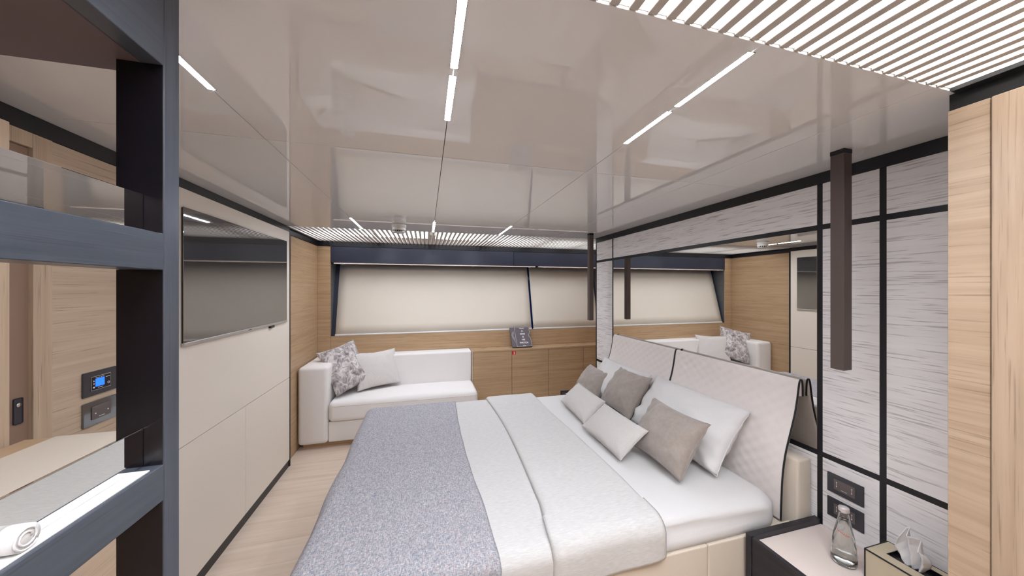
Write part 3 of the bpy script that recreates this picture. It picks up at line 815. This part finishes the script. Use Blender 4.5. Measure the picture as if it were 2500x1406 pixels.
cov = thing('coverlet', 'off-white linen coverlet folded back across the middle of the bed', 'coverlet', (0.55, 1.88, 0.56))
P1 = drape(1.072, 2.688, 0.5635, 0.05, 0.165, 0.16)
def f1(u, v):
    y_, z = pp(P1, v); x = 0.05 + 0.60 * u
    side_ = max(0, (1.2 - y_) / 0.12) if y_ < 1.2 else 0
    return (x, y_ - 0.008 * side_ * (0.5 + ns(x * 6, z * 4, 2)), z + 0.002 * ns(x * 7, y_ * 7, 1))
obj('lower_layer', *sheet_vf(f1, 24, 90, 0.007), 'linen', cov, True)
P2 = drape(1.060, 2.700, 0.585, 0.058, 0.150, 0.16)
def f2(u, v):
    y_, z = pp(P2, v)
    xl = 0.478 + 0.025 * math.sin((2.7 - y_) * 2.6) + (0.02 if y_ < 1.3 else 0) * -1.2 * min(1, (1.3 - y_) / 0.2)
    xr = 0.905 - 0.012 * math.sin(y_ * 3.2)
    x = xl + (xr - xl) * u
    e = min(u, 1 - u); rd = 0.016 * (1 - min(1, e / 0.06)) ** 2
    side_ = max(0, (1.2 - y_) / 0.14) if y_ < 1.2 else 0
    if z < 0.5 and y_ < 1.5: z += 0.05 * max(0, u - 0.75) ** 2 * 16 * max(0, (0.50 - z) / 0.07) * 0.25 + 0.02 * u - 0.018
    return (x, y_ - 0.007 * side_ * (0.6 + ns(x * 5, z * 4, 5)) + (rd if side_ else 0), z - (rd if not side_ else rd * 0.3) + 0.003 * ns(x * 5, y_ * 5, 4))
obj('folded_band', *sheet_vf(f2, 40, 100, 0.013), 'linen', cov, True)
thr = thing('throw_blanket', 'blue-grey melange wool throw over the foot of the bed', 'blanket', (-0.1, 1.88, 0.57))
P3 = drape(1.064, 2.696, 0.5725, 0.05, 0.26, 0.26)
FX = [(-0.452, 0.30), (-0.450, 0.2), (-0.447, 0.10), (-0.441, 0.05), (-0.430, 0.025), (-0.412, 0.008), (-0.385, 0.0)]
def f3(u, v):
    y_, z = pp(P3, v)
    if u < 0.25:
        t_ = u / 0.25 * (len(FX) - 1); i = min(int(t_), len(FX) - 2); fr = t_ - i
        x = FX[i][0] + (FX[i + 1][0] - FX[i][0]) * fr; dz = FX[i][1] + (FX[i + 1][1] - FX[i][1]) * fr
    else:
        xr = 0.236 - 0.022 * math.sin((2.7 - y_) * 2.3) + 0.008 * ns(y_ * 4, 0, 3)
        x = -0.385 + (xr + 0.385) * (u - 0.25) / 0.75; dz = 0
        if u > 0.985: dz = 0.004
    side_ = max(0, (1.2 - y_) / 0.14) if y_ < 1.2 else 0
    return (x + 0.01 * ns(y_ * 4, z * 3, 9) * (1 if u < 0.2 else 0.2), y_ - 0.012 * side_ * (0.4 + ns(x * 6, z * 3, 7)), z - dz * (1 if abs(y_ - 1.88) < 0.8 else 0.8) + 0.003 * ns(x * 5, y_ * 5, 8) + 0.0008 * ns(x * 60, y_ * 60, 8))
obj('cloth', *sheet_vf(f3, 60, 130, 0.006), 'throw', thr, True)

# pillows and cushions on the bed
def pillow(name, label, cat, BL, BR, TL, T, material, seed, wr, pinch, part='cover', group=None, pw=0.42, pipe=0.002):
    t = thing(name, label, cat, tuple((Vector(BL) + Vector(BR)) / 2), group)
    o, rim = cushion(part, BL, BR, TL, T, material, t, pinch, wr, seed, 30, pw)
    obj('seam', *tube(rim, pipe, 6, True), material, t, True)
pillow('bed_pillow', 'large white sleeping pillow nearest the camera against the headboard', 'pillow', (1.372, 1.96, 0.575), (1.360, 1.262, 0.575), (1.602, 1.97, 0.862), 0.18, 'sheet', 1.3, 0.016, 0.05, group='white sleeping pillows')
pillow('bed_pillow', 'large white sleeping pillow at the far side against the headboard', 'pillow', (1.395, 2.62, 0.575), (1.390, 2.00, 0.575), (1.565, 2.60, 0.865), 0.18, 'sheet', 5.7, 0.016, 0.05, group='white sleeping pillows')
pillow('scatter_cushion', 'taupe satin cushion nearest the camera in front of the white pillow', 'cushion', (1.150, 1.655, 0.580), (1.150, 1.262, 0.580), (1.318, 1.650, 0.832), 0.16, 'taupe', 2.2, 0.010, 0.09, group='taupe satin cushions')
pillow('scatter_cushion', 'taupe satin cushion in the middle, tallest of the three', 'cushion', (1.330, 2.295, 0.590), (1.330, 1.925, 0.590), (1.515, 2.290, 0.860), 0.17, 'taupe', 6.1, 0.010, 0.09, group='taupe satin cushions')
pillow('scatter_cushion', 'taupe satin cushion at the far side of the bed', 'cushion', (1.300, 2.680, 0.585), (1.300, 2.320, 0.585), (1.455, 2.680, 0.790), 0.16, 'taupe', 9.6, 0.010, 0.09, group='taupe satin cushions')
pillow('lumbar_cushion', 'small pale grey lumbar cushion nearest the camera', 'cushion', (0.988, 1.935, 0.580), (0.990, 1.500, 0.580), (1.145, 1.920, 0.722), 0.09, 'greige', 4.4, 0.004, 0.04, group='pale grey lumbar cushions')
pillow('lumbar_cushion', 'small pale grey lumbar cushion at the far side, behind its twin', 'cushion', (1.045, 2.410, 0.580), (1.020, 1.960, 0.580), (1.200, 2.410, 0.715), 0.095, 'greige', 7.7, 0.004, 0.04, group='pale grey lumbar cushions')

# ---------------------------------------------------------------- nightstands
def nightstand(label, y0, y1):
    t = thing('nightstand', label, 'nightstand', (1.5, (y0 + y1) / 2, 0.0), 'black bedside tables')
    x0, x1 = 1.300, XR - 0.0008
    box('side_panel', x0, x1, y1 - 0.024, y1, 0.0, 0.460, 'black_wood', t, 0.001)
    box('side_panel', x0, x1, y0, y0 + 0.024, 0.0, 0.460, 'black_wood', t, 0.001)
    box('drawer_front', x0 + 0.002, x0 + 0.020, y0 + 0.0265, y1 - 0.0265, 0.09, 0.456, 'black_wood', t, 0.0015)
    box('body', x0 + 0.0205, x1, y0 + 0.0245, y1 - 0.0245, 0.08, 0.432, 'black_wood', t)
    box('leather_top', x0 + 0.0208, x1, y0 + 0.0246, y1 - 0.0246, 0.4325, 0.438, 'leather_top', t, 0.001, label='pale leather top inlay')
MT['leather_top'] = fabric('pale_leather_top', (228, 214, 205), (223, 208, 199), 500, 0.5, 0.05)
nightstand('black wooden nightstand with pale leather top carrying the bottle', 0.5395, 1.066)
nightstand('black wooden nightstand at the far side of the bed, only a corner showing', 2.690, 3.010)

# water bottle
bxc, byc, zb = 1.545, 0.872, 0.438
t = thing('water_bottle', 'clear glass water bottle with silver cap on the nightstand', 'bottle', (bxc, byc, zb))
gp = [(0.0, 0.0), (0.030, 0.0005), (0.0355, 0.003), (0.0375, 0.010), (0.0375, 0.030), (0.0345, 0.070), (0.0285, 0.110), (0.0215, 0.145), (0.0165, 0.170), (0.0142, 0.190), (0.0140, 0.205)]
ip = [(0.0122, 0.205), (0.0124, 0.190), (0.0146, 0.170), (0.0195, 0.145), (0.0264, 0.110), (0.0323, 0.070), (0.0352, 0.030), (0.0350, 0.014), (0.030, 0.009), (0.0, 0.0085)]
v, f = lathe([(r, zb + z) for r, z in gp + ip], bxc, byc, 48); obj('glass', v, f, 'glass', t, True)
wp = [(0.0, 0.0088), (0.0298, 0.0093), (0.0346, 0.0142), (0.0348, 0.030), (0.0319, 0.070), (0.0260, 0.110), (0.0191, 0.145), (0.0150, 0.165), (0.0, 0.165)]
v, f = lathe([(r, zb + z) for r, z in wp], bxc, byc, 48); obj('water', v, f, 'water', t, True)
v, f = lathe([(0.0144, zb + 0.196), (0.0158, zb + 0.1965), (0.0158, zb + 0.199), (0.0150, zb + 0.200), (0.0158, zb + 0.202), (0.0158, zb + 0.209), (0.0146, zb + 0.2115), (0.0, zb + 0.212)], bxc, byc, 32); obj('cap', v, f, 'cap', t, True)
# orange script mark wrapped on the shoulder, facing the bed
path = []
for k in range(61):
    q = k / 60; xx = -0.019 + 0.038 * q
    zz = 0.122 - 0.28 * xx + (0.0026 + 0.0016 * math.cos(q * 9)) * math.sin(q * 46); rr = 0.0285 + (0.0215 - 0.0285) * (zz - 0.110) / 0.035 + 0.0005
    an = math.radians(205) + (xx + 0.0012 * math.cos(q * 46)) / 0.027
    path.append((bxc + rr * math.cos(an), byc + rr * math.sin(an), zb + zz))
obj('label_print', *tube(path, 0.0007, 5), 'red_print', t)

# tissue box
t = thing('tissue_box', 'tan leather tissue box with black edges on the nightstand', 'tissue box', (1.607, 0.690, 0.438))
x0, x1, y0, y1, z0, z1 = 1.543, 1.672, 0.566, 0.812, 0.438, 0.540
sx0, sx1, sy0, sy1 = 1.588, 1.642, 0.622, 0.772
v, f = join_vf([box_vf(x0 + 0.002, x0 + 0.006, y0 + 0.002, y1 - 0.002, z0, z1 - 0.002), box_vf(x1 - 0.006, x1 - 0.002, y0 + 0.002, y1 - 0.002, z0, z1 - 0.002),
                box_vf(x0 + 0.006, x1 - 0.006, y0 + 0.002, y0 + 0.006, z0, z1 - 0.002), box_vf(x0 + 0.006, x1 - 0.006, y1 - 0.006, y1 - 0.002, z0, z1 - 0.002)])
obj('body', v, f, 'box_tan', t)
v, f = join_vf([box_vf(x0 + 0.002, sx0, y0 + 0.002, y1 - 0.002, z1 - 0.003, z1), box_vf(sx1, x1 - 0.002, y0 + 0.002, y1 - 0.002, z1 - 0.003, z1),
                box_vf(sx0, sx1, y0 + 0.002, sy0, z1 - 0.003, z1), box_vf(sx0, sx1, sy1, y1 - 0.002, z1 - 0.003, z1)])
obj('lid', v, f, 'box_tan', t)
e = 0.0035
ed = [box_vf(x0, x0 + e, y0, y1, z1 - e, z1 + 0.0006), box_vf(x1 - e, x1, y0, y1, z1 - e, z1 + 0.0006), box_vf(x0, x1, y0, y0 + e, z1 - e, z1 + 0.0006), box_vf(x0, x1, y1 - e, y1, z1 - e, z1 + 0.0006),
      box_vf(x0, x0 + e, y1 - e, y1, z0, z1), box_vf(x0, x0 + e, y0, y0 + e, z0, z1), box_vf(x1 - e, x1, y1 - e, y1, z0, z1), box_vf(x1 - e, x1, y0, y0 + e, z0, z1)]
obj('edging', *join_vf(ed), 'black', t)
obj('slot_rim', *join_vf([box_vf(sx0 - 0.002, sx0, sy0 - 0.002, sy1 + 0.002, z1 - 0.012, z1 + 0.0004), box_vf(sx1, sx1 + 0.002, sy0 - 0.002, sy1 + 0.002, z1 - 0.012, z1 + 0.0004),
                          box_vf(sx0, sx1, sy0 - 0.002, sy0, z1 - 0.012, z1 + 0.0004), box_vf(sx0, sx1, sy1, sy1 + 0.002, z1 - 0.012, z1 + 0.0004)]), 'black', t)
obj('tissue_well', *box_vf(sx0 - 0.002, sx1 + 0.002, sy0 - 0.002, sy1 + 0.002, z1 - 0.02, z1 - 0.012), 'black', t)
tt = thing('tissue', 'white paper tissue pulled up out of the tan box', 'tissue', (1.612, 0.705, z1 - 0.012))
def ft(u, v):
    # a folded tissue: pinched at the slot, pleated leaves opening upward, one tall corner
    w = 0.020 + 0.030 * math.sin(min(1, v * 1.2) * math.pi / 2) - 0.012 * max(0, v - 0.75) / 0.25
    yy = 0.716 + w * (2 * u - 1) * 0.85
    tri = abs(((u * 2.6 + 0.2) % 1.0) * 2 - 1) * 2 - 1
    xx = 1.610 + (0.012 + 0.012 * v) * tri - 0.016 * v * v
    top = 0.136 - 0.046 * max(0, 0.74 - u) / 0.74 - 0.075 * max(0, u - 0.74) / 0.26
    if u < 0.35: top -= 0.018 * (0.35 - u) / 0.35
    return (xx + 0.004 * ns(u * 7, v * 5, 3), yy + 0.003 * ns(u * 4, v * 6, 9), z1 - 0.0115 + top * v + 0.002 * ns(u * 6, v * 3, 1))
obj('sheet', *sheet_vf(ft, 52, 22, 0.0008), 'tissue', tt, True)
